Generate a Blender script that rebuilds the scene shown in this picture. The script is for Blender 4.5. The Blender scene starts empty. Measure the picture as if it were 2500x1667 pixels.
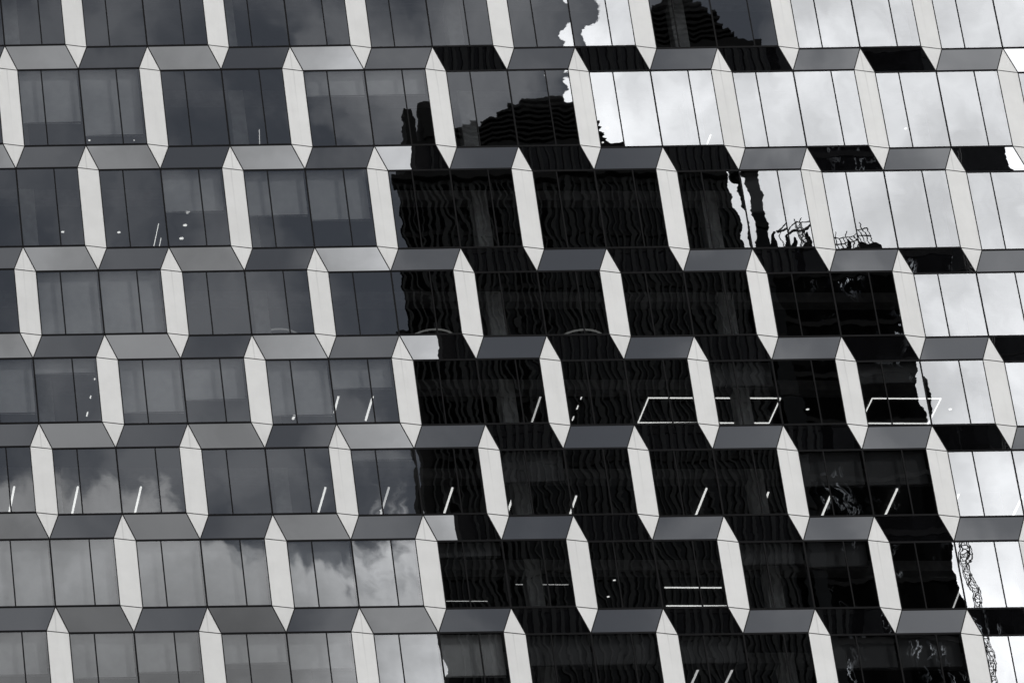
import bpy, math, random
from mathutils import Vector
R = math.radians
random.seed(7)
sc = bpy.context.scene
COL = sc.collection
G = 124.3                      # height of the first joint line above the pavement

# ---------------------------------------------------------------- camera
cd = bpy.data.cameras.new('camera'); cam = bpy.data.objects.new('camera', cd); COL.objects.link(cam)
sc.camera = cam
YAW, PITCH, ROLL, F = -0.00315, 0.56269, 0.00415, 13655.6
cy, sy, cp, sp = math.cos(YAW), math.sin(YAW), math.cos(PITCH), math.sin(PITCH)
fw = Vector((sy * cp, cy * cp, sp)); rt = Vector((cy, -sy, 0)); up = rt.cross(fw)
c_, s_ = math.cos(ROLL), math.sin(ROLL)
r2 = rt * c_ + up * s_; u2 = -rt * s_ + up * c_
from mathutils import Matrix
cam.matrix_world = Matrix(((r2.x, u2.x, -fw.x, -32.5713), (r2.y, u2.y, -fw.y, -173.3151),
                           (r2.z, u2.z, -fw.z, G - 122.696), (0, 0, 0, 1)))
cd.sensor_fit = 'HORIZONTAL'; cd.sensor_width = 36.0
cd.lens = 36.0 * F / 2500.0
cd.shift_x = (1250 + 1977.31) / 2500.0
cd.shift_y = 0.0
cd.clip_start = 1.0; cd.clip_end = 5000

# ---------------------------------------------------------------- sun, sky
SUN_AZ, SUN_EL = 62.0, 42.0     # azimuth from -Y (the street side) towards +X
sd = bpy.data.lights.new('sun', 'SUN'); sun = bpy.data.objects.new('sun', sd); COL.objects.link(sun)
sd.energy = 2.3; sd.angle = R(3.0); sd.color = (1.0, 0.993, 0.975)
sv = Vector((math.sin(R(SUN_AZ)) * math.cos(R(SUN_EL)), -math.cos(R(SUN_AZ)) * math.cos(R(SUN_EL)), math.sin(R(SUN_EL))))
sun.rotation_euler = sv.to_track_quat('Z', 'Y').to_euler()
sun.location = (60, -60, G + 80)

vs = sc.view_settings
vs.view_transform = 'Standard'; vs.look = 'None'; vs.gamma = 1; vs.exposure = 0.0; vs.use_curve_mapping = False

class NT:
    def __init__(s, nt): s.nt = nt; s.L = nt.links
    def n(s, typ, **kw):
        o = s.nt.nodes.new(typ)
        for k, v in kw.items(): setattr(o, k, v)
        return o
    def put(s, sock, v):
        if isinstance(v, bpy.types.NodeSocket): s.L.new(v, sock)
        elif v is not None: sock.default_value = v
    def m(s, op, a, b=None, c=None, clamp=False):
        o = s.n('ShaderNodeMath', operation=op); o.use_clamp = clamp
        s.put(o.inputs[0], a)
        if b is not None: s.put(o.inputs[1], b)
        if c is not None: s.put(o.inputs[2], c)
        return o.outputs[0]
    def vm(s, op, a, b=None, scale=None):
        o = s.n('ShaderNodeVectorMath', operation=op)
        s.put(o.inputs[0], a)
        if b is not None: s.put(o.inputs[1], b)
        if scale is not None: s.put(o.inputs['Scale'], scale)
        return o.outputs[0]
    def ramp(s, v, a, b, lo=0.0, hi=1.0, smooth=True):
        o = s.n('ShaderNodeMapRange'); o.interpolation_type = 'SMOOTHSTEP' if smooth else 'LINEAR'
        s.put(o.inputs['Value'], v)
        for k, x in (('From Min', a), ('From Max', b), ('To Min', lo), ('To Max', hi)): s.put(o.inputs[k], x)
        return o.outputs[0]
    def noise(s, vec, scale, detail=3.0, rough=0.5, dist=0.0):
        o = s.n('ShaderNodeTexNoise'); s.put(o.inputs['Vector'], vec)
        o.inputs['Scale'].default_value = scale; o.inputs['Detail'].default_value = detail
        o.inputs['Roughness'].default_value = rough; o.inputs['Distortion'].default_value = dist
        return o.outputs['Fac']
    def mapv(s, vec, scale=(1, 1, 1), loc=(0, 0, 0)):
        o = s.n('ShaderNodeMapping'); s.put(o.inputs['Vector'], vec)
        o.inputs['Scale'].default_value = scale; o.inputs['Location'].default_value = loc
        return o.outputs[0]
    def xyz(s, v):
        o = s.n('ShaderNodeSeparateXYZ'); s.put(o.inputs[0], v); return o.outputs
    def comb(s, x, y, z):
        o = s.n('ShaderNodeCombineXYZ'); s.put(o.inputs[0], x); s.put(o.inputs[1], y); s.put(o.inputs[2], z); return o.outputs[0]
    def mixc(s, f, a, b):
        o = s.n('ShaderNodeMix', data_type='RGBA'); s.put(o.inputs['Factor'], f)
        s.put(o.inputs[6], a); s.put(o.inputs[7], b); return o.outputs[2]

w = bpy.data.worlds.new('World'); sc.world = w; w.use_nodes = True
T = NT(w.node_tree); w.node_tree.nodes.clear()
tc = T.n('ShaderNodeTexCoord').outputs['Generated']
X, Y, Z = T.xyz(tc)
sky = T.n('ShaderNodeTexSky', sky_type='NISHITA'); sky.sun_disc = False
sky.sun_elevation = R(SUN_EL); sky.sun_rotation = R(180 - SUN_AZ)
sky.altitude = 50; sky.air_density = 1.0; sky.dust_density = 0.6; sky.ozone_density = 1.5
hs = T.n('ShaderNodeHueSaturation'); hs.inputs['Saturation'].default_value = 0.42; hs.inputs['Value'].default_value = 0.28
T.L.new(sky.outputs[0], hs.inputs['Color'])
n1 = T.noise(T.mapv(tc, (1, 1, 1.5)), 42.0, 6.0, 0.55, 0.4)      # ragged cloud edges
n2 = T.noise(T.mapv(tc, (1, 1, 1.0), (3.1, 0, 0.7)), 38.0, 5.0, 0.55, 0.6)  # light and dark inside the cloud
n4 = T.noise(T.mapv(tc, (1, 1, 0.8), (7.7, 2, 0.2)), 17.0, 3.0, 0.5, 0.3)
n3 = T.noise(T.mapv(tc, (1.0, 1, 0.8), (1.3, 5, 0)), 24.0, 4.0, 0.5, 0.5)   # thin high veil
# top edge of the cloud bank: low towards the left of the view down the street, rising to the right
Xw = T.m('ADD', T.m('ADD', X, T.ramp(Z, 0.538, 0.552, 0.013, 0.0)), T.m('MULTIPLY', T.m('SUBTRACT', n1, 0.5), 0.03))
edge = T.m('ADD', T.m('SUBTRACT', T.ramp(X, 0.078, 0.112, 0.511, 0.501), T.m('MULTIPLY', T.ramp(X, 0.105, 0.125), 0.007)), T.ramp(Xw, 0.168, 0.188, 0.0, 0.105))
e = T.m('SUBTRACT', T.m('ADD', edge, T.m('MULTIPLY', T.m('SUBTRACT', n1, 0.5), 0.05)), Z)
bank = T.ramp(e, -0.002, 0.006)
bright = T.ramp(X, 0.11, 0.192, 4.7, 20.8)
bright = T.m('MULTIPLY', bright, T.ramp(n2, 0.3, 0.7, 0.78, 1.12))
bright = T.m('MULTIPLY', bright, T.ramp(n4, 0.36, 0.5, 0.82, 1.04))
bright = T.m('MULTIPLY', bright, T.m('MULTIPLY', T.ramp(Z, 0.27, 0.41, 0.30, 1.38), T.ramp(Z, 0.42, 0.50, 1.0, 0.72)))
low = T.m('MULTIPLY', T.ramp(Z, 0.43, 0.465, 1.0, 0.62), T.ramp(Z, 0.475, 0.497, 1.0, 1.75))
bright = T.m('MULTIPLY', bright, T.m('ADD', T.m('MULTIPLY', T.m('SUBTRACT', low, 1.0), T.ramp(X, 0.12, 0.17, 1.0, 0.0)), 1.0))
veil = T.m('MULTIPLY', T.ramp(n3, 0.40, 0.68), T.ramp(X, 0.05, 0.25, 0.12, 0.30))
veil = T.m('ADD', veil, T.m('MULTIPLY', T.ramp(Z, 0.60, 0.67), T.ramp(X, 0.18, 0.25, 0.05, 0.24)))
veil = T.m('MAXIMUM', veil, T.m('MULTIPLY', T.ramp(Z, 0.72, 0.85), T.ramp(n3, 0.3, 0.6, 0.7, 1.2)))
cl = T.n('ShaderNodeMix', data_type='RGBA')
base = T.mixc(veil, hs.outputs[0], (10.0, 10.0, 10.1, 1))
cloudc = T.vm('SCALE', (1.0, 1.005, 1.02), None, bright)
full = T.mixc(bank, base, cloudc)
bg = T.n('ShaderNodeBackground'); bg.inputs['Strength'].default_value = 0.1
T.L.new(full, bg.inputs['Color'])
wo = T.n('ShaderNodeOutputWorld'); T.L.new(bg.outputs[0], wo.inputs['Surface'])

sc.cycles.use_denoising = True
sc.cycles.max_bounces = 8; sc.cycles.transparent_max_bounces = 12; sc.cycles.glossy_bounces = 4

# ---------------------------------------------------------------- materials
def mat(name):
    m = bpy.data.materials.new(name); m.use_nodes = True; m.node_tree.nodes.clear()
    t = NT(m.node_tree); out = t.n('ShaderNodeOutputMaterial'); return m, t, out
def bsdf(t, base, rough=0.6, metal=0.0, spec=0.5, normal=None):
    b = t.n('ShaderNodeBsdfPrincipled')
    t.put(b.inputs['Base Color'], base); t.put(b.inputs['Roughness'], rough); t.put(b.inputs['Metallic'], metal)
    t.put(b.inputs['Specular IOR Level'], spec)
    if normal is not None: t.put(b.inputs['Normal'], normal)
    return b.outputs[0]
def simple(name, col, rough=0.6, spec=0.4, metal=0.0, var=0.15, nscale=3.0):
    m, t, out = mat(name)
    p = t.n('ShaderNodeNewGeometry').outputs['Position']
    f = t.ramp(t.noise(p, nscale, 4), 0.3, 0.7, 1 - var, 1 + var)
    c = t.vm('SCALE', col, None, f)
    t.L.new(bsdf(t, c, rough, metal, spec), out.inputs['Surface']); return m

def warped_normal(t, ax, az, streak, use_uv=True, bow=0.0016):
    """rolled-glass waviness: a tangent tilt that varies smoothly, plus fine horizontal roller marks"""
    geo = t.n('ShaderNodeNewGeometry')
    at = t.n('ShaderNodeAttribute'); at.attribute_name = 'seed'
    seed = at.outputs['Fac']
    off = t.comb(t.m('MULTIPLY', seed, 37.0), t.m('MULTIPLY', seed, 11.0), t.m('MULTIPLY', seed, 71.0))
    pos = t.vm('ADD', geo.outputs['Position'], off)
    a = t.m('MULTIPLY', t.m('SUBTRACT', t.noise(t.mapv(pos, (0.55, 0.55, 0.45)), 1.0, 2.0, 0.45), 0.5), ax)
    a2 = t.m('MULTIPLY', t.m('SUBTRACT', t.noise(t.mapv(pos, (0.7, 0.7, 7.5)), 1.0, 3.0, 0.6), 0.5), streak)
    b = t.m('MULTIPLY', t.m('SUBTRACT', t.noise(t.mapv(pos, (0.8, 0.8, 0.35), (9, 2, 4)), 1.0, 2.0, 0.5), 0.5), az)
    b2 = t.m('MULTIPLY', t.m('SUBTRACT', t.noise(t.mapv(pos, (2.5, 2.5, 1.2), (1, 8, 3)), 1.0, 2.0, 0.5), 0.5), az * 0.5)
    a3 = t.m('MULTIPLY', t.m('SUBTRACT', t.noise(t.mapv(pos, (1.3, 1.3, 1.7), (5, 1, 6)), 1.0, 1.0, 0.4), 0.5), ax * 0.5)
    a = t.m('ADD', t.m('ADD', a, a3), a2); b = t.m('ADD', b, b2)
    a = t.m('ADD', a, t.m('MULTIPLY', t.m('SUBTRACT', t.m('FRACT', t.m('MULTIPLY', seed, 517.3)), 0.5), 0.0022))
    b = t.m('ADD', b, t.m('MULTIPLY', t.m('SUBTRACT', t.m('FRACT', t.m('MULTIPLY', seed, 913.7)), 0.5), 0.0018))
    if use_uv:
        u = t.xyz(t.n('ShaderNodeUVMap', uv_map='UVMap').outputs[0])
        a = t.m('ADD', a, t.m('MULTIPLY', t.m('SUBTRACT', u[0], 0.5), bow))
        b = t.m('ADD', b, t.m('MULTIPLY', t.m('SUBTRACT', u[1], 0.5), bow * 0.6))
    ln = t.n('ShaderNodeAttribute'); ln.attribute_name = 'lean'
    return t.vm('NORMALIZE', t.vm('ADD', t.vm('ADD', geo.outputs['Normal'], t.comb(a, 0.0, b)), ln.outputs['Vector']))

def glass_mat():
    m, t, out = mat('coated_glass')
    nrm = warped_normal(t, 0.0072, 0.0038, 0.0013)
    g = t.n('ShaderNodeBsdfGlossy'); g.inputs['Roughness'].default_value = 0.0
    g.inputs['Color'].default_value = (0.97, 0.985, 1.0, 1); t.L.new(nrm, g.inputs['Normal'])
    tr = t.n('ShaderNodeBsdfTransparent'); tr.inputs['Color'].default_value = (0.62, 0.635, 0.64, 1)
    mx = t.n('ShaderNodeMixShader'); mx.inputs[0].default_value = 0.42
    t.L.new(tr.outputs[0], mx.inputs[1]); t.L.new(g.outputs[0], mx.inputs[2])
    t.L.new(mx.outputs[0], out.inputs['Surface']); return m
def panel_mat():
    m, t, out = mat('back_painted_glass')
    nrm = warped_normal(t, 0.0030, 0.0030, 0.0006, False)
    g = t.n('ShaderNodeBsdfGlossy'); g.inputs['Roughness'].default_value = 0.0
    g.inputs['Color'].default_value = (0.97, 0.985, 1.0, 1); t.L.new(nrm, g.inputs['Normal'])
    p = t.n('ShaderNodeNewGeometry').outputs['Position']
    f = t.ramp(t.noise(p, 1.2, 5), 0.3, 0.7, 0.8, 1.3)
    d = t.n('ShaderNodeBsdfDiffuse'); t.L.new(t.vm('SCALE', (0.005, 0.005, 0.006), None, f), d.inputs['Color'])
    mx = t.n('ShaderNodeMixShader'); mx.inputs[0].default_value = 0.42
    t.L.new(d.outputs[0], mx.inputs[1]); t.L.new(g.outputs[0], mx.inputs[2])
    t.L.new(mx.outputs[0], out.inputs['Surface']); return m
def pier_mat():
    m, t, out = mat('white_cladding')
    geo = t.n('ShaderNodeNewGeometry'); p = geo.outputs['Position']
    oi = t.n('ShaderNodeObjectInfo').outputs['Random']
    u = t.xyz(t.n('ShaderNodeUVMap', uv_map='UVMap').outputs[0])
    cloud = t.ramp(t.noise(p, 0.9, 5, 0.6), 0.3, 0.7, 0.955, 1.03)
    runs = t.ramp(t.noise(t.mapv(p, (4, 4, 0.25)), 1.0, 3, 0.6), 0.5, 0.8, 1.0, 0.955)
    # one rain streak down from the pointed top, on about two piers in three
    cx = t.m('ADD', 0.46, t.m('MULTIPLY', t.m('SUBTRACT', oi, 0.5), 0.12))
    wob = t.m('MULTIPLY', t.m('SUBTRACT', t.noise(t.mapv(p, (1, 1, 1.5)), 1.0, 2), 0.5), 0.05)
    dx = t.m('ABSOLUTE', t.m('SUBTRACT', t.m('ADD', u[0], wob), cx))
    line = t.ramp(dx, 0.0, 0.05, 1.0, 0.0)
    fade = t.ramp(u[1], 0.35, 1.0, 0.12, 1.0)
    amt = t.m('MULTIPLY', t.m('MULTIPLY', line, fade), t.m('MULTIPLY', 0.2, t.ramp(t.m('FRACT', t.m('MULTIPLY', oi, 7.0)), 0.2, 0.5)))
    smear = t.m('MULTIPLY', t.ramp(t.noise(t.mapv(p, (0.6, 0.6, 7)), 1.0, 3), 0.68, 0.8), 0.05)
    f = t.m('MULTIPLY', cloud, runs); f = t.m('MULTIPLY', f, t.m('SUBTRACT', 1.0, amt)); f = t.m('ADD', f, smear)
    f = t.m('MULTIPLY', f, t.ramp(oi, 0.0, 1.0, 0.965, 1.03, False))
    grime = t.m('MULTIPLY', t.ramp(u[1], 0.22, 0.0, 0.0, 1.0), t.ramp(t.noise(t.mapv(p, (3, 3, 1.0)), 1.0, 4, 0.6), 0.35, 0.7, 0.03, 0.14))
    f = t.m('MULTIPLY', f, t.m('SUBTRACT', 1.0, grime))
    c = t.vm('SCALE', (0.76, 0.764, 0.757), None, f)
    t.L.new(bsdf(t, c, 0.5, 0.0, 0.3), out.inputs['Surface']); return m
def emis(name, col, st):
    m, t, out = mat(name); e_ = t.n('ShaderNodeEmission'); e_.inputs[0].default_value = (*col, 1); e_.inputs[1].default_value = st
    t.L.new(e_.outputs[0], out.inputs['Surface']); return m
def warp_facade_mat(name, refl, amt, sc_, dark):
    """dark curtain wall whose panels each mirror a slightly different bit of the street"""
    m, t, out = mat(name)
    geo = t.n('ShaderNodeNewGeometry'); p = geo.outputs['Position']
    cell = t.n('ShaderNodeTexVoronoi'); t.put(cell.inputs['Vector'], t.mapv(p, sc_)); cell.inputs['Scale'].default_value = 1.0
    cell.inputs['Randomness'].default_value = 0.25
    cx, cy_, cz = t.xyz(cell.outputs['Color'])
    a = t.m('MULTIPLY', t.m('SUBTRACT', cx, 0.5), amt); b = t.m('MULTIPLY', t.m('SUBTRACT', cy_, 0.5), amt)
    a = t.m('ADD', a, t.m('MULTIPLY', t.m('SUBTRACT', t.noise(p, 1.4, 3), 0.5), amt * 1.4))
    nrm = t.vm('NORMALIZE', t.vm('ADD', geo.outputs['Normal'], t.comb(a, 0.0, b)))
    g = t.n('ShaderNodeBsdfGlossy'); g.inputs['Roughness'].default_value = 0.02; t.L.new(nrm, g.inputs['Normal'])
    g.inputs['Color'].default_value = (0.9, 0.95, 1, 1)
    d = t.n('ShaderNodeBsdfDiffuse'); d.inputs['Color'].default_value = (dark, dark, dark, 1)
    mx = t.n('ShaderNodeMixShader')
    if refl is None:      # painted glints: patchy noise lines of extra reflectivity stand in for sparkling reflections
        ln = t.ramp(t.m('ABSOLUTE', t.m('SUBTRACT', t.noise(t.mapv(p, (1.0, 1, 0.35)), 0.8, 5, 0.65, 0.6), 0.5)), 0.0, 0.018, 1.0, 0.0)
        pt = t.ramp(t.noise(t.mapv(p, (0.5, 1, 0.25), (4, 0, 2)), 0.55, 2), 0.5, 0.66)
        t.put(mx.inputs[0], t.m('ADD', 0.001, t.m('MULTIPLY', t.m('MULTIPLY', ln, pt), 0.4)))
    else: mx.inputs[0].default_value = refl
    t.L.new(d.outputs[0], mx.inputs[1]); t.L.new(g.outputs[0], mx.inputs[2]); t.L.new(mx.outputs[0], out.inputs['Surface'])
    return m

M = dict(
    glass=glass_mat(), panel=panel_mat(), pier=pier_mat(),
    joint=simple('black_gasket', (0.006, 0.006, 0.007), 0.7, 0.1),
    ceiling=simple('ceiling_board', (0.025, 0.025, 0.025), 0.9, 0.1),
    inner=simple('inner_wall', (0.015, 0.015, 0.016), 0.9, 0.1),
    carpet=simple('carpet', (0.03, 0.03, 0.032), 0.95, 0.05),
    column=simple('painted_column', (0.8, 0.81, 0.82), 0.8, 0.2),
    blind_dim=simple('dimmed_blind_fabric', (0.13, 0.13, 0.135), 0.9, 0.1, var=0.05),  # same blinds, dimness behind the black-mirroring bays put into the colour
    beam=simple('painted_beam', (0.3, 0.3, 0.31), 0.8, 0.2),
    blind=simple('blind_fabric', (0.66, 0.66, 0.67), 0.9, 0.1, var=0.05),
    lamp=emis('lamp_white', (1.0, 0.99, 0.96), 1.9), lampdim=emis('lamp_dim', (1.0, 0.99, 0.97), 1.1),
    metal=simple('lamp_housing', (0.3, 0.3, 0.3), 0.5),
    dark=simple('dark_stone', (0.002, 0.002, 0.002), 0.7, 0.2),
    fin=simple('dark_fin', (0.010, 0.0112, 0.0112), 0.6, 0.2),
    steel=simple('steel_lattice', (0.05, 0.05, 0.05), 0.6, 0.3),
    tower_glass=warp_facade_mat('tower_glass', 0.004, 0.02, (0.6, 0.6, 0.3), 0.001),
    mirror_wall=warp_facade_mat('warped_glass_wall', None, 0.3, (0.9, 0.9, 0.35), 0.002),
    asphalt=simple('asphalt', (0.05, 0.05, 0.052), 0.9, 0.2),
    paving=simple('paving_stone', (0.22, 0.21, 0.2), 0.85, 0.2),
    paint=simple('road_paint', (0.75, 0.75, 0.73), 0.7, 0.2),
    roof=simple('roof_felt', (0.07, 0.07, 0.07), 0.9, 0.1),
    far=simple('pale_render', (0.3, 0.3, 0.3), 0.8, 0.2),
)

# ---------------------------------------------------------------- mesh helpers
class MB:
    def __init__(s): s.v = []; s.f = []; s.uv = []; s.seed = []
    def face(s, pts, uv=None, seed=None):
        i = len(s.v); s.v += [tuple(p) for p in pts]; s.f.append(tuple(range(i, i + len(pts))))
        s.uv.append(uv or [(0, 0)] * len(pts)); s.seed.append(random.random() if seed is None else seed)
    def prism(s, pts8):
        a = pts8
        for q in ((0, 3, 2, 1), (4, 5, 6, 7), (0, 1, 5, 4), (1, 2, 6, 5), (2, 3, 7, 6), (3, 0, 4, 7)):
            s.face([a[k] for k in q])
    def box(s, x0, x1, y0, y1, z0, z1):
        s.prism([(x0, y0, z0), (x1, y0, z0), (x1, y1, z0), (x0, y1, z0), (x0, y0, z1), (x1, y0, z1), (x1, y1, z1), (x0, y1, z1)])
    def bar(s, a, b, wd, back=0.05, out=0.012):
        a = Vector(a); b = Vector(b); t = (b - a).normalized(); n = Vector((0, -1, 0)); n = (n - t * n.dot(t)).normalized()
        sd_ = t.cross(n) * (wd / 2)
        s.prism([a - sd_ - n * back, a + sd_ - n * back, a + sd_ + n * out, a - sd_ + n * out,
                 b - sd_ - n * back, b + sd_ - n * back, b + sd_ + n * out, b - sd_ + n * out])
    def tube(s, a, b, r, n=6):
        a = Vector(a); b = Vector(b); t = (b - a).normalized()
        h = Vector((0, 0, 1)) if abs(t.z) < 0.9 else Vector((1, 0, 0)); u = t.cross(h).normalized(); v = t.cross(u)
        ra = [a + (u * math.cos(k * 2 * math.pi / n) + v * math.sin(k * 2 * math.pi / n)) * r for k in range(n)]
        rb = [p + (b - a) for p in ra]
        for k in range(n): s.face([ra[k], ra[(k + 1) % n], rb[(k + 1) % n], rb[k]])
        s.face(ra[::-1]); s.face(rb)
    def disc(s, c, r, h, n=16):
        x, y, z = c; P_ = [(x + r * math.cos(k * 2 * math.pi / n), y + r * math.sin(k * 2 * math.pi / n)) for k in range(n)]
        s.face([(a, b, z) for a, b in P_][::-1]); s.face([(a, b, z + h) for a, b in P_])
        for k in range(n):
            a, b = P_[k]; c2, d = P_[(k + 1) % n]; s.face([(a, b, z), (c2, d, z), (c2, d, z + h), (a, b, z + h)])
    def build(s, name, m, parent=None, weld=False):
        me = bpy.data.meshes.new(name); me.from_pydata(s.v, [], s.f); me.update()
        uvl = me.uv_layers.new(name='UVMap'); k = 0
        for uv in s.uv:
            for q in uv: uvl.data[k].uv = q; k += 1
        at = me.attributes.new('seed', 'FLOAT', 'FACE')
        for i, x in enumerate(s.seed): at.data[i].value = x
        me.materials.append(M[m] if isinstance(m, str) else m)
        o = bpy.data.objects.new(name, me); COL.objects.link(o)
        if parent is not None: o.parent = parent; o.matrix_parent_inverse = parent.matrix_world.inverted()
        return o
def empty(name, loc=(0, 0, 0)):
    o = bpy.data.objects.new(name, None); COL.objects.link(o); o.location = loc; o.empty_display_size = 1
    o.matrix_world = Matrix.Translation(loc); return o
def tag(o, label=None, cat=None, group=None, kind=None):
    if label: o['label'] = label
    if cat: o['category'] = cat
    if group: o['group'] = group
    if kind: o['kind'] = kind
    return o

# ---------------------------------------------------------------- ground
g = MB(); g.face([(-1500, -1500, 0), (1500, -1500, 0), (1500, 1500, 0), (-1500, 1500, 0)]); tag(g.build('ground', 'paving'), kind='structure')
g = MB(); g.face([(-1500, -30, .004), (1500, -30, .004), (1500, -14, .004), (-1500, -14, .004)]); tag(g.build('road', 'asphalt'), kind='structure')
g = MB()
g.box(-400, 400, -14, -1.5, 0.0, 0.13); tag(g.build('pavement', 'paving'), kind='structure')
g = MB()
for i in range(-60, 60): g.face([(i * 6, -22.1, .008), (i * 6 + 3, -22.1, .008), (i * 6 + 3, -21.95, .008), (i * 6, -21.95, .008)])
tag(g.build('lane_marking', 'paint'), kind='structure')

# ---------------------------------------------------------------- the faceted office building
P, W, DE = 5.4, 0.83511, 0.16592
zr = [0, -1.08123, -4.54498, -5.61655, -9.09149, -10.13989, -12.91952, -13.97024, -16.73468, -17.78672, -20.54931,
      -21.61273, -24.37438, -25.41781, -28.179, -29.232, -31.994, -33.05]
ZL = {i: G + z for i, z in enumerate(zr)}
ZL[-1] = G + 3.46; ZL[-2] = G + 4.54; ZL[-3] = G + 8.0; ZL[-4] = G + 9.07
top = lambda r: ZL[2 * r - 1]
bot = lambda r: ZL[2 * r]
ROWS = range(-1, 9)
JS = range(-2, 8)
def jr(r): return range(-2, 8) if r < 4 else range(-2, 7)
office = empty('office_tower', (16.0, 6.0, 0.13))
tag(office, 'tall office tower with folded glass bays and pointed white piers filling the whole picture', 'building')

# glass tilt of single bays (along x, along z), as set in their frames
TILT = {}
LEAN = {(0, 4): [(-0.036, 0, -0.0204), (-0.0345, 0, -0.0204), (-0.0350, 0, -0.0204), (-0.0335, 0, -0.0200)]}      # this bay is bowed by its fixings
BL = {  # blinds: (row, bay) -> drop of the left and the right half as a share of the window height
 (1, -1): (.66, .84), (1, 0): (.0, .0), (1, 1): (.30, .30), (2, 0): (0, .52), (2, 1): (.55, .62), (2, -1): (0, .0), (2, 2): (0, 0),
 (3, -1): (1.0, 1.0), (3, 0): (0, 0), (3, 1): (0, 0), (4, -1): (.8, .2), (4, 0): (.78, .6), (4, 1): (.82, .42), (4, 2): (0, 0),
 (5, 1): (.12, 0), (5, 2): (.45, 0), (6, -2): (1, 1), (6, -1): (1, 1), (6, 0): (1, 1), (6, 1): (1, 1), (6, 2): (.2, 0), (7, -1): (.62, .55),
 (7, -2): (.5, .6), (7, 0): (.4, .5), (7, 1): (.7, .6), (7, 2): (.42, .42), (5, 4): (.5, .5), (5, 5): (.6, .35), (3, 5): (0, .3), (2, 4): (.0, .5), (4, 4): (.35, .0),
 (4, 5): (.3, .3), (0, 0): (0, .2), (0, 1): (0, .0), (0, -1): (.0, .15), (0, 2): (.3, .2), (6, 4): (.3, .35), (7, 3): (.38, 0), (7, 4): (.45, .45), (1, 6): (.8, .8),
 (1, 5): (.0, .75), (2, 6): (.3, .3), (3, 6): (.5, .5), (4, 6): (.6, .6), (1, 7): (.5, .5)}
random.seed(11)
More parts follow.
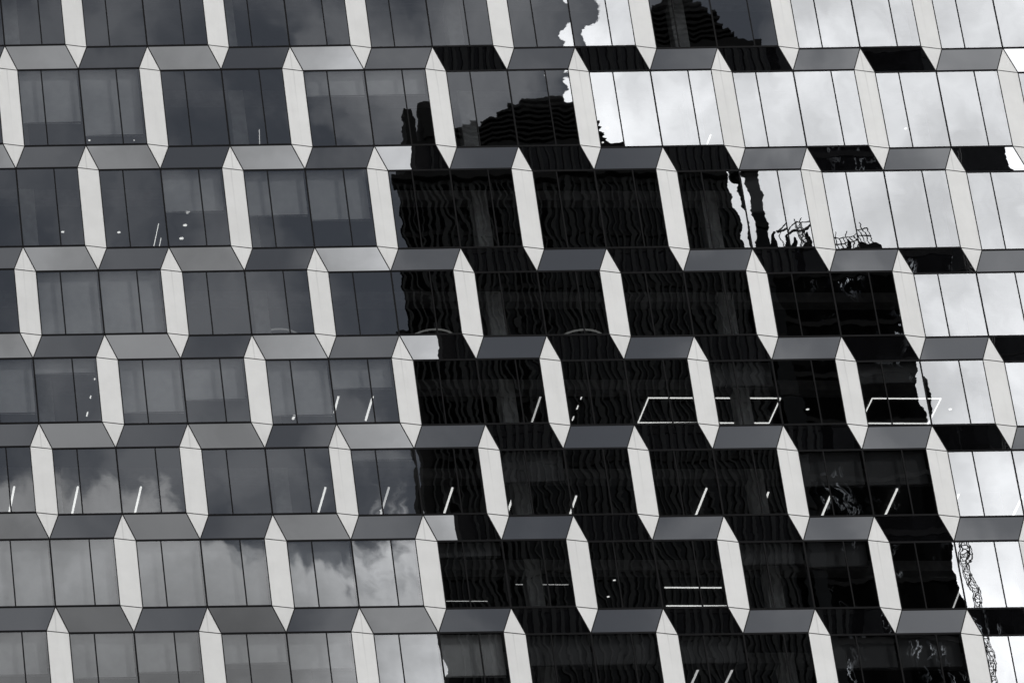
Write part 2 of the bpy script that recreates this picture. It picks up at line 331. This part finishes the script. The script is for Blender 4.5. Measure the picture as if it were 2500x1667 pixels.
for r in ROWS:
    zt, zb = top(r), bot(r)
    for j in jr(r):
        x0 = (j + 0.5 * (r % 2)) * P
        xa, xb = x0 + W, x0 + P; L = xb - xa
        ysurf = lambda x: DE * (xb - x) / L
        tx, tz = TILT.get((r, j), (random.uniform(-1, 1) * 0.0006, random.uniform(-1, 1) * 0.0006))
        xc, zc = (xa + xb) / 2, (zt + zb) / 2
        cuts = [xa, xa + 0.875, (xa + xb) / 2, xb - 0.875, xb]
        # frame: head and sill transoms and the mullions
        fr = MB()
        q = 0.008
        for z_ in (zt, zb):
            fr.bar((xa, ysurf(xa), z_), (xb, 0, z_), 0.075)
        for k, x in enumerate(cuts[1:4]):
            fr.bar((x, ysurf(x), zb + 0.0375), (x, ysurf(x), zt - 0.0375), 0.058 if k == 1 else 0.046, out=0.009)
        fo = fr.build('window', 'joint', office)
        gl = MB()
        for k in range(4):
            a, b = cuts[k], cuts[k + 1]
            pts = [(x, ysurf(x) + tx * (x - xc) + tz * (z_ - zc), z_) for x, z_ in ((a, zb), (b, zb), (b, zt), (a, zt))]
            gl.face(pts, [(0, 0), (1, 0), (1, 1), (0, 1)])
        go = gl.build('glass', 'glass', fo)
        la = go.data.attributes.new('lean', 'FLOAT_VECTOR', 'FACE')
        for fi in range(4):
            lv = LEAN.get((r, j), [(0, 0, 0)] * 4)[fi]; la.data[fi].vector = lv
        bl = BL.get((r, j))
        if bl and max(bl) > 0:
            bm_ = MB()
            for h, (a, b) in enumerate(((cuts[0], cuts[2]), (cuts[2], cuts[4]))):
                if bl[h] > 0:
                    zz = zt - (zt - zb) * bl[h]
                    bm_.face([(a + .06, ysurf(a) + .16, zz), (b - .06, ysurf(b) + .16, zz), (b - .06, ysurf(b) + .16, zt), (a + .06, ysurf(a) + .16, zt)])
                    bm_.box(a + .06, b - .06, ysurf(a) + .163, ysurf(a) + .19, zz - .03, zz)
            bm_.build('roller_blind', 'blind' if j <= 1 else 'blind_dim', fo)
        # pier: flat pointed panel standing in the return of the fold
        pm = MB()
        at_, ab_ = ZL[2 * r - 2], ZL.get(2 * r + 1, zb - 1.05)
        Lp = lambda z_: (x0, 0, z_); Rp = lambda z_: (x0 + W, DE, z_)
        pm.face([Lp(zb), Rp(zb), Rp(zt), Lp(zt)], [(0, .2), (1, .2), (1, .8), (0, .8)])
        po = pm.build('pier', 'pier', office)
        tm = MB(); tm.face([Lp(zt), Rp(zt), (x0 + W / 2, DE / 2, at_)], [(0, .8), (1, .8), (.5, 1)]); tm.build('upper_point', 'pier', po)
        tm = MB(); tm.face([(x0 + W / 2, DE / 2, ab_), Rp(zb), Lp(zb)], [(.5, 0), (1, .2), (0, .2)]); tm.build('lower_point', 'pier', po)
        tr = MB()
        for z_ in (zt, zb): tr.bar(Lp(z_), Rp(z_), 0.026, out=0.006)
        ap, am = (x0 + W / 2, DE / 2, at_), (x0 + W / 2, DE / 2, ab_)
        tr.bar(Lp(zt), ap, 0.034, out=0.008); tr.bar(Rp(zt), ap, 0.034, out=0.008)
        tr.bar(am, Lp(zb), 0.034, out=0.008); tr.bar(am, Rp(zb), 0.034, out=0.008)
        tr.bar(Lp(zb), Lp(zt), 0.030, out=0.010); tr.bar(Rp(zb), Rp(zt), 0.030, out=0.010)
        tr.build('edge_trim', 'joint', po)
        # folded spandrels below this row
        if r < 8:
            zn = ZL[2 * r + 1]
            um = MB(); um.face([(x0 + W / 2, DE / 2, zn), (x0 + P / 2, 0, zn), (x0 + P / 2 + W / 2, DE / 2, zb), (x0 + W, DE, zb)])
            uo = um.build('upturned_panel', 'panel', office)
            la = uo.data.attributes.new('lean', 'FLOAT_VECTOR', 'FACE'); la.data[0].vector = (0, 0, 0.032 if r >= 6 else (0.014 if r >= 4 else 0.0))
            dm = MB(); dm.face([(x0 + P / 2 + W, DE, zn), (x0 + P + W / 2, DE / 2, zn), (x0 + P, 0, zb), (x0 + P / 2 + W / 2, DE / 2, zb)])
            dm.build('downturned_panel', 'panel', office)

# inside: ceilings, floors, columns and the core wall
XL, XR = -9.6, 42.5
cm, fm = MB(), MB()
for r in ROWS:
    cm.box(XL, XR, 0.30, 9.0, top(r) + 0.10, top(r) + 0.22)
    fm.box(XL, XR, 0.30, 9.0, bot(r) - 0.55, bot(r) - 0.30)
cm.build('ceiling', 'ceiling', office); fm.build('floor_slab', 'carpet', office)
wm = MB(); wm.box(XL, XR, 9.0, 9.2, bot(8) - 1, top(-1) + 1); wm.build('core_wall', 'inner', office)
for x in (-9.9 + .0, -1.7, 6.6, 15.3, 23.9, 32.4):
    if x < XL: continue
    c = MB()
    for r in ROWS: c.box(x - .28, x + .28, 1.6, 2.16, bot(r) - 0.30, top(r) + 0.10)
    c.build('column', 'column', office)
c = MB()
for r in ROWS: c.box(XL, XR, 1.62, 2.14, top(r) - 0.32, top(r) + 0.098)
c.build('ceiling_beam', 'beam', office)
# the storeys below, above and beside the photographed ones
lm = MB(); bm2 = MB()
zb8 = bot(8) - 1.05
lm.box(XL - .1, XR + .1, 0.4, 24, 0.13, zb8 - 0.02)
k = zb8
while k > 6:
    bm2.box(XL - .2, XR + .2, 0.15, 24.1, k - 1.1, k - 0.05)
    k -= 3.81
lm.build('lower_storeys', 'panel', office); bm2.build('floor_band', 'pier', office)
um_ = MB(); um_.box(XL - .1, XR + .1, 0.25, 24, ZL[-4], ZL[-4] + 1.4); um_.build('parapet', 'pier', office)
sm = MB(); sm.box(XL - 0.4, XL - 0.1, -0.1, 24, zb8, ZL[-4]); sm.box(XR + 0.1, XR + 0.4, -0.1, 24, zb8, ZL[-4]); sm.build('side_wall', 'pier', office)
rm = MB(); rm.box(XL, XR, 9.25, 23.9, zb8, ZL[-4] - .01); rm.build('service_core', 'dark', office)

# ---------------------------------------------------------------- ceiling lights
ORD = ['first', 'second', 'third', 'fourth', 'fifth', 'sixth', 'seventh', 'eighth', 'ninth']
TB = [  # storey, x0, y0, x1, y1
 (1, 7.92, 4.18, 8.1, 5.2, .016, 'lampdim', 'faint thin tube light slanting low in the second storey, third full bay'),
 (1, 25.32, 4.46, 25.32, 5.4, .03, 'lamp', 'short white tube light at the sill of the second storey, over the bright sky reflection'),
 (2, 3.61, 3.89, 3.66, 5.6, .014, 'lamp', 'thin dotted line of light in the third storey, the longer of a pair'),
 (2, 3.85, 4.88, 3.87, 5.6, .014, 'lamp', 'thin dotted line of light in the third storey, the shorter of a pair'),
 (4, 9.33, 2.11, 9.39, 3.9, .038, 'lamp', 'fifth storey tube light, left of a parallel pair on grey glass'),
 (4, 10.6, 1.96, 10.65, 4.42, .042, 'lamp', 'fifth storey tube light crossing a mullion, right of a parallel pair'),
 (4, 16.81, 2.57, 16.87, 4.85, .036, 'lampdim', 'dim fifth storey tube light running up to a white pier on black glass'),
 (4, 7.95, 4.06, 7.93, 4.34, .045, 'lamp', 'very short tube light in the fifth storey below a half drawn blind'),
 (4, 0.18, 1.58, 0.18, 1.84, .028, 'lamp', 'top dash of three in the fifth storey near the left edge'),
 (4, 0.20, 2.68, 0.20, 2.95, .024, 'lamp', 'middle dash of three in the fifth storey near the left edge'),
 (4, 0.24, 3.94, 0.24, 4.20, .028, 'lamp', 'lowest dash of three in the fifth storey near the left edge'),
 (4, 18.34, 2.65, 18.34, 2.92, .024, 'lamp', 'upper dash of three lights right beside a white pier in the black reflection'),
 (4, 18.34, 3.39, 18.34, 3.63, .024, 'lamp', 'middle dash of three lights right beside a white pier in the black reflection'),
 (4, 18.34, 4.16, 18.34, 4.43, .024, 'lamp', 'lowest dash of three lights right beside a white pier in the black reflection'),
]
for k, x in enumerate([-2.90, -0.57, 1.74, 4.0, 8.50, 10.82, 13.15, 15.48, 17.80, 22.45, 24.78, 27.11, 29.43, 31.77, 34.15]):
    if k == 3: continue
    y0 = 2.93; y1 = 5.0; mt = 'lamp'
    if x in (15.48, 17.80): y0 = 3.5
    if x == 24.78: y0 = 3.2
    if x in (27.11, 34.15): y0 = 3.45
    if x == 10.82: mt = 'lampdim'
    where = ['over the white cloud at the far left edge', 'over the ragged cloud, first pane right of the pier', 'over the ragged cloud, in the third pane of its bay', '',
             'alone at the right end of the second full grey bay', 'faint, behind the light grey pane left of the black reflection', 'first inside the black reflection',
             'short, touching a white pier in the black reflection', 'short, in the middle of a black bay below a drawn blind', 'long, over the wood grain pattern',
             'shorter, next to the long one over the wood grain pattern', 'among the bright squiggles in the black glass', 'last one fully on black glass',
             'mostly hidden, just right of the pier on bright glass', 'at the right edge on bright sky glass'][k]
    TB.append((5, x, y0, x + .05, y1, .040, mt, 'sixth storey tube light ' + where))
TB += [
 (6, 31.3, 3.63, 31.4, 5.0, .03, 'lampdim', 'dim seventh storey tube light on black glass near the right edge'),
 (6, 33.15, 3.3, 33.25, 5.1, .04, 'lamp', 'white tube light in the seventh storey at the right edge on bright glass'),
 (7, 21.03, 2.1, 21.06, 4.6, .04, 'lampdim', 'slanted tube light in the bottom storey, left one of two'),
 (7, 22.27, 2.09, 22.27, 4.6, .04, 'lampdim', 'slanted tube light in the bottom storey, right one of two'),
 (6, 9.6, 3.33, 11.53, 3.33, .018, 'lampdim', 'thin level line of light in the seventh storey behind grey glass'),
 (6, 12.29, 2.55, 13.91, 2.55, .012, 'lampdim', 'upper faint level line of light, seventh storey, left end of the black area'),
 (6, 12.68, 4.62, 14.31, 4.62, .012, 'lampdim', 'lower faint level line of light, seventh storey, left end of the black area'),
 (6, 15.09, 3.39, 17.0, 3.39, .012, 'lampdim', 'single thin level line of light in the seventh storey, centre of the picture'),
 (6, 20.53, 3.56, 22.6, 3.56, .026, 'lamp', 'upper bright level tube of the seventh storey over the wood grain pattern'),
 (6, 20.89, 4.9, 23.12, 4.9, .026, 'lamp', 'lower bright level tube of the seventh storey over the wood grain pattern'),
]
for (r, x0, y0, x1, y1, rad, mt, lab) in TB:
    zc = top(r) + 0.10
    t = tag(empty('ceiling_light', ((x0 + x1) / 2, (y0 + y1) / 2, zc)), lab, 'ceiling light', 'tube lights under the office ceilings')
    b = MB(); d = Vector((x1 - x0, y1 - y0, 0)).normalized(); a = Vector((x0, y0, zc - rad - .012)); e2 = Vector((x1, y1, zc - rad - .012))
    b.tube(a, e2, rad, 8); b.build('tube', mt, t)
    h = MB(); sdv = Vector((-d.y, d.x, 0)) * rad * .8
    p0, p1 = a + Vector((0, 0, rad * .6)), e2 + Vector((0, 0, rad * .6)); zz = Vector((0, 0, zc - p0.z - .001))
    h.prism([p0 - sdv, p0 + sdv, p1 + sdv, p1 - sdv, p0 - sdv + zz, p0 + sdv + zz, p1 + sdv + zz, p1 - sdv + zz]); h.build('housing', 'metal', t)
DOT = [
 (1, 1.5, 4.95, .045, 'tiny round downlight low in the second storey, second full bay, left half'),
 (1, 3.22, 4.94, .025, 'tiny faint round downlight low in the second storey, beside a mullion'),
 (1, 21.26, 4.04, .055, 'oval downlight over bright sky glass in the second storey, right of a pier'),
 (1, 21.29, 5.01, .045, 'small round downlight at the sill below the oval one in the second storey'),
 (1, 32.7, 4.02, .05, 'faint white downlight on bright sky glass near the right edge'),
 (2, 0.05, 4.48, .06, 'round downlight in the third storey left of the first full pier'),
 (2, 2.19, 4.5, .06, 'round downlight in the third storey just right of the first full pier'),
 (2, 4.6, 3.11, .08, 'topmost of three round downlights in the third storey'),
 (2, 4.63, 4.0, .075, 'middle one of three round downlights in the third storey'),
 (2, 4.63, 4.91, .08, 'lowest of three round downlights in the third storey'),
 (3, 25.98, 2.3, .05, 'small downlight in the fourth storey on the black glass right of a pier'),
 (4, 15.33, 2.73, .05, 'small downlight in the fifth storey in the middle of the black reflection'),
 (4, 26.9, 3.63, .06, 'small downlight in the fifth storey between the two light rectangles'),
 (4, 32.18, 3.6, .06, 'small downlight in the fifth storey right of the second light rectangle'),
 (5, 10.84, 4.61, .05, 'small downlight at the sill of the sixth storey on grey glass'),
 (6, 18.6, 3.06, .05, 'upper one of two small downlights in the seventh storey on black glass'),
 (6, 18.64, 4.27, .05, 'lower one of two small downlights in the seventh storey on black glass'),
 (7, 17.52, 2.73, .07, 'bright small downlight in the bottom storey on black glass'),
 (7, 18.75, 2.73, .035, 'faint small downlight in the bottom storey on black glass'),
]
for (r, x, y, rad, lab) in DOT:
    zc = top(r) + 0.10
    t = tag(empty('downlight', (x, y, zc)), lab, 'ceiling light', 'round downlights in the office ceilings')
    b = MB(); b.disc((x, y, zc - .03), rad, .027, 14); b.build('lens', 'lamp', t)
    b = MB()
    n = 16
    for k in range(n):
        a0, a1 = k * 2 * math.pi / n, (k + 1) * 2 * math.pi / n
        q = [(x + rr * math.cos(a_), y + rr * math.sin(a_)) for rr, a_ in ((rad * 1.02, a0), (rad * 1.35, a0), (rad * 1.35, a1), (rad * 1.02, a1))]
        b.prism([(px, py, zc - .02) for px, py in q] + [(px, py, zc - .001) for px, py in q])
    b.build('trim_ring', 'metal', t)
def ring_lamp(x, y, z, rad, lab, mt):
    t = tag(empty('ring_lamp', (x, y, z)), lab, 'pendant lamp', 'ring lamps hanging in the fourth storey')
    b = MB(); n = 40
    for k in range(n):
        a0, a1 = k * 2 * math.pi / n, (k + 1) * 2 * math.pi / n
        q = [(x + rr * math.cos(a_), y + rr * math.sin(a_)) for rr, a_ in ((rad - .05, a0), (rad, a0), (rad, a1), (rad - .05, a1))]
        b.prism([(px, py, z) for px, py in q] + [(px, py, z + .05) for px, py in q])
    b.build('lamp_ring', mt, t)
    b = MB()
    for k in range(3):
        a0 = k * 2.094; b.tube((x + (rad - .025) * math.cos(a0), y + (rad - .025) * math.sin(a0), z + .05), (x + (rad - .025) * math.cos(a0), y + (rad - .025) * math.sin(a0), top(3) + .10), .006, 5)
    b.build('hanging_wire', 'steel', t)
ringm = emis('ring_glow', (1, 1, .97), 0.22)
for x, lab in ((7.75, 'hanging ring lamp in the fourth storey showing as an arc on grey glass'),
               (13.6, 'fourth storey ring lamp arc at the left end of the black area'),
               (19.2, 'fourth storey ring lamp arc in the middle of the black area')):
    ring_lamp(x, 4.85, top(3) - 0.10, 0.92, lab, ringm)
for x0, x1, lab in ((20.81, 25.72, 'rectangular outline light in the fifth storey inside the black reflection'),
                    (29.08, 31.65, 'rectangular outline light in the fifth storey, partly on bright glass')):
    zc = top(4) + .10
    t = tag(empty('ceiling_light', ((x0 + x1) / 2, 3.7, zc)), lab, 'ceiling light', 'rectangular outline lights')
    b = MB(); y0, y1 = 2.84, 4.6; q = .034
    b.box(x0, x1, y0 - q / 2, y0 + q / 2, zc - .05, zc - .012); b.box(x0, x1, y1 - q / 2, y1 + q / 2, zc - .05, zc - .012)
    b.box(x0, x0 + q, y0 + q / 2, y1 - q / 2, zc - .05, zc - .012); b.box(x1 - q, x1, y0 + q / 2, y1 - q / 2, zc - .05, zc - .012)
    b.build('light_strip', 'lamp', t)
    b = MB()
    for xx in (x0 + .5, x1 - .5):
        for yy in (y0, y1): b.box(xx - .02, xx + .02, yy - .02, yy + .02, zc - .012, zc - .001)
    b.build('bracket', 'metal', t)

# ---------------------------------------------------------------- across the street: what the glass mirrors
def tower_block(name, x0, x1, zt, yf=-110.0, dep=28.0, wall='tower_glass', fin=0.5, fd=0.25, label='', cat='office building', storey=3.9):
    t = tag(empty(name, ((x0 + x1) / 2, yf - dep / 2, 0)), label, cat)
    b = MB(); xb0 = x0 + dep * 0.27; xb1 = max(x1, xb0 + 1)
    b.prism([(xb0, yf - dep, 0), (xb1, yf - dep, 0), (x1, yf, 0), (x0, yf, 0), (xb0, yf - dep, zt), (xb1, yf - dep, zt), (x1, yf, zt), (x0, yf, zt)][:4][::1] + [(xb0, yf - dep, zt), (xb1, yf - dep, zt), (x1, yf, zt), (x0, yf, zt)])
    b.build('wall', wall, t)
    if fin:
        f_ = MB(); x = x0 + .1; i = 0
        while x < x1 - .2:
            wdt = (0.12, 0.24, 0.16, 0.1, 0.32, 0.16, 0.2)[(i * 5 + i // 7) % 7]
            f_.box(x, x + wdt, yf + .002, yf + fd, 0.3, zt - .3); x += fin; i += 1
        f_.build('fin', 'fin', t)
    s_ = MB(); z_ = zt - .5
    while z_ > zt - 75:
        s_.box(x0 + .01, x1 - .01, yf + .002, yf + .12, z_, z_ + .35); z_ -= storey
    s_.build('floor_line', 'dark', t)
    p_ = MB(); p_.box(x0 - .15, x1 + .15, yf - .9, yf + .45, zt, zt + .35); p_.build('roof_edge', 'dark', t)
    return t
H = lambda z: G + z
A = tower_block('dark_tower', 31.5, 52.0, H(67.0), label='tall black tower with vertical fins and a curved top, mirrored in the glass', dep=20)
um_ = MB(); um_.prism([(36.6, -127, H(67.36)), (46.6, -127, H(67.36)), (46.6, -109.56, H(67.36)), (32.6, -109.56, H(67.36)),
                       (36.6, -127, H(69.0)), (46.6, -127, H(69.0)), (46.6, -109.56, H(69.0)), (32.6, -109.56, H(69.0))]); um_.build('upper_storey', 'dark', A)
lw = MB(); lw.box(30.75, 31.9, -111.5, -110.05, 0, H(56.0)); lw.build('lower_wing', 'dark', A)
# barrel-shaped plant storey on its roof, in thin stacked terraces
dm = MB(); n = 9
prof = [(34.6, 44.6), (35.3, 44.4), (35.9, 44.2), (36.5, 44.0), (37.0, 43.8), (37.7, 43.6), (38.5, 43.3), (39.3, 42.9), (40.2, 42.2)]
for k, (a, b_) in enumerate(prof):
    z0 = 69.0 + 0.42 * k
    dm.box(a - .25, b_ + .2, -119, -109.6, H(z0 + .02), H(z0 + .2)); dm.box(a + .1, b_, -118, -109.9, H(z0 + .2), H(z0 + .43))
dm.build('curved_roof_storey', 'dark', A)
cm2 = MB(); cm2.box(32.3, 32.95, -112, -109.7, H(67.36), H(71.0)); cm2.box(32.45, 32.9, -112, -109.8, H(71.0), H(71.7)); cm2.build('chimney', 'dark', A)
cm2 = MB(); cm2.box(33.45, 35.0, -113, -109.4, H(69.02), H(71.3)); cm2.box(33.5, 34.6, -113, -109.5, H(71.3), H(71.8)); cm2.build('lift_house', 'dark', A)
Bt = tower_block('slim_dark_tower', 52.55, 53.6, H(67.2), yf=-110.0, dep=1.5, fin=0, label='slim black slab tower standing a narrow gap right of the finned tower', cat='tower')
C_ = tower_block('glass_block', 52.02, 61.4, H(61.3), yf=-111.7, dep=18, wall='mirror_wall', fin=0, label='lower black glass block with warped shiny panels right of the finned tower', storey=3.6)
# roof plant on the block
tk = MB()
for (x0, x1, z1) in ((54.3, 54.45, 1.7), (55.0, 56.1, .5), (55.3, 55.42, 1.5), (56.3, 56.42, 1.9), (56.7, 57.6, .5), (57.8, 57.95, 1.5), (58.35, 59.0, .6), (59.15, 59.27, 1.5), (59.4, 60.4, .5)):
    tk.box(x0, x1, -113, -111.2, H(61.65), H(61.65 + z1))
tk.box(57.9, 60.6, -112.2, -111.3, H(61.66), H(62.5))
for q in range(9): tk.box(58.0 + q * .3, 58.06 + q * .3, -111.6, -111.5, H(62.5), H(63.6 + .5 * (q % 3 == 1)))
for z_ in (63.0, 63.5): tk.box(58.0, 60.46, -111.49, -111.44, H(z_), H(z_ + .06))
tk.build('roof_plant', 'dark', C_)
def lattice(name, x, y, z0, z1, wd, lab, cat):
    t = tag(empty(name, (x, y, z0)), lab, cat)
    b = MB(); h = wd / 2
    for sx in (-h, h):
        for sy_ in (-h, h): b.tube((x + sx, y + sy_, z0), (x + sx, y + sy_, z1), .045, 5)
    b.build('mast', 'steel', t); b = MB(); z_ = z0; s_ = 1
    while z_ < z1 - wd:
        for yy in (y - h, y + h):
            b.tube((x - h, yy, z_), (x + h, yy, z_), .028, 4); b.tube((x - h * s_, yy, z_), (x + h * s_, yy, z_ + wd), .028, 4)
        z_ += wd; s_ = -s_
    b.build('bracing', 'steel', t); return t
lt = lattice('builders_hoist', 62.25, -111.2, 0, H(43.0), 0.5, 'tall lattice hoist mast standing right of the black glass block', 'hoist')
# crane on the roof of the block
cr = lattice('tower_crane', 56.0, -111.5, H(61.6), H(64.6), 0.4, 'small lattice tower crane on the roof of the black glass block', 'crane')
b = MB()
b.tube((54.6, -111.5, H(63.6)), (57.6, -111.5, H(64.2)), .09, 5); b.tube((54.6, -111.5, H(63.6)), (56, -111.5, H(64.6)), .05, 4); b.tube((57.6, -111.5, H(64.2)), (56, -111.5, H(64.6)), .05, 4)
b.tube((54.9, -111.5, H(63.6)), (54.9, -111.5, H(62.2)), .04, 4); b.build('jib', 'steel', cr)
# lower dark block seen beyond the hoist, in the downturned panels
D_ = tower_block('far_skyscraper', 112, 172.0, H(228.0), yf=-500.0, dep=30, fin=0, label='very tall dark skyscraper far down the street', storey=4.2)

sc.render.film_transparent = False
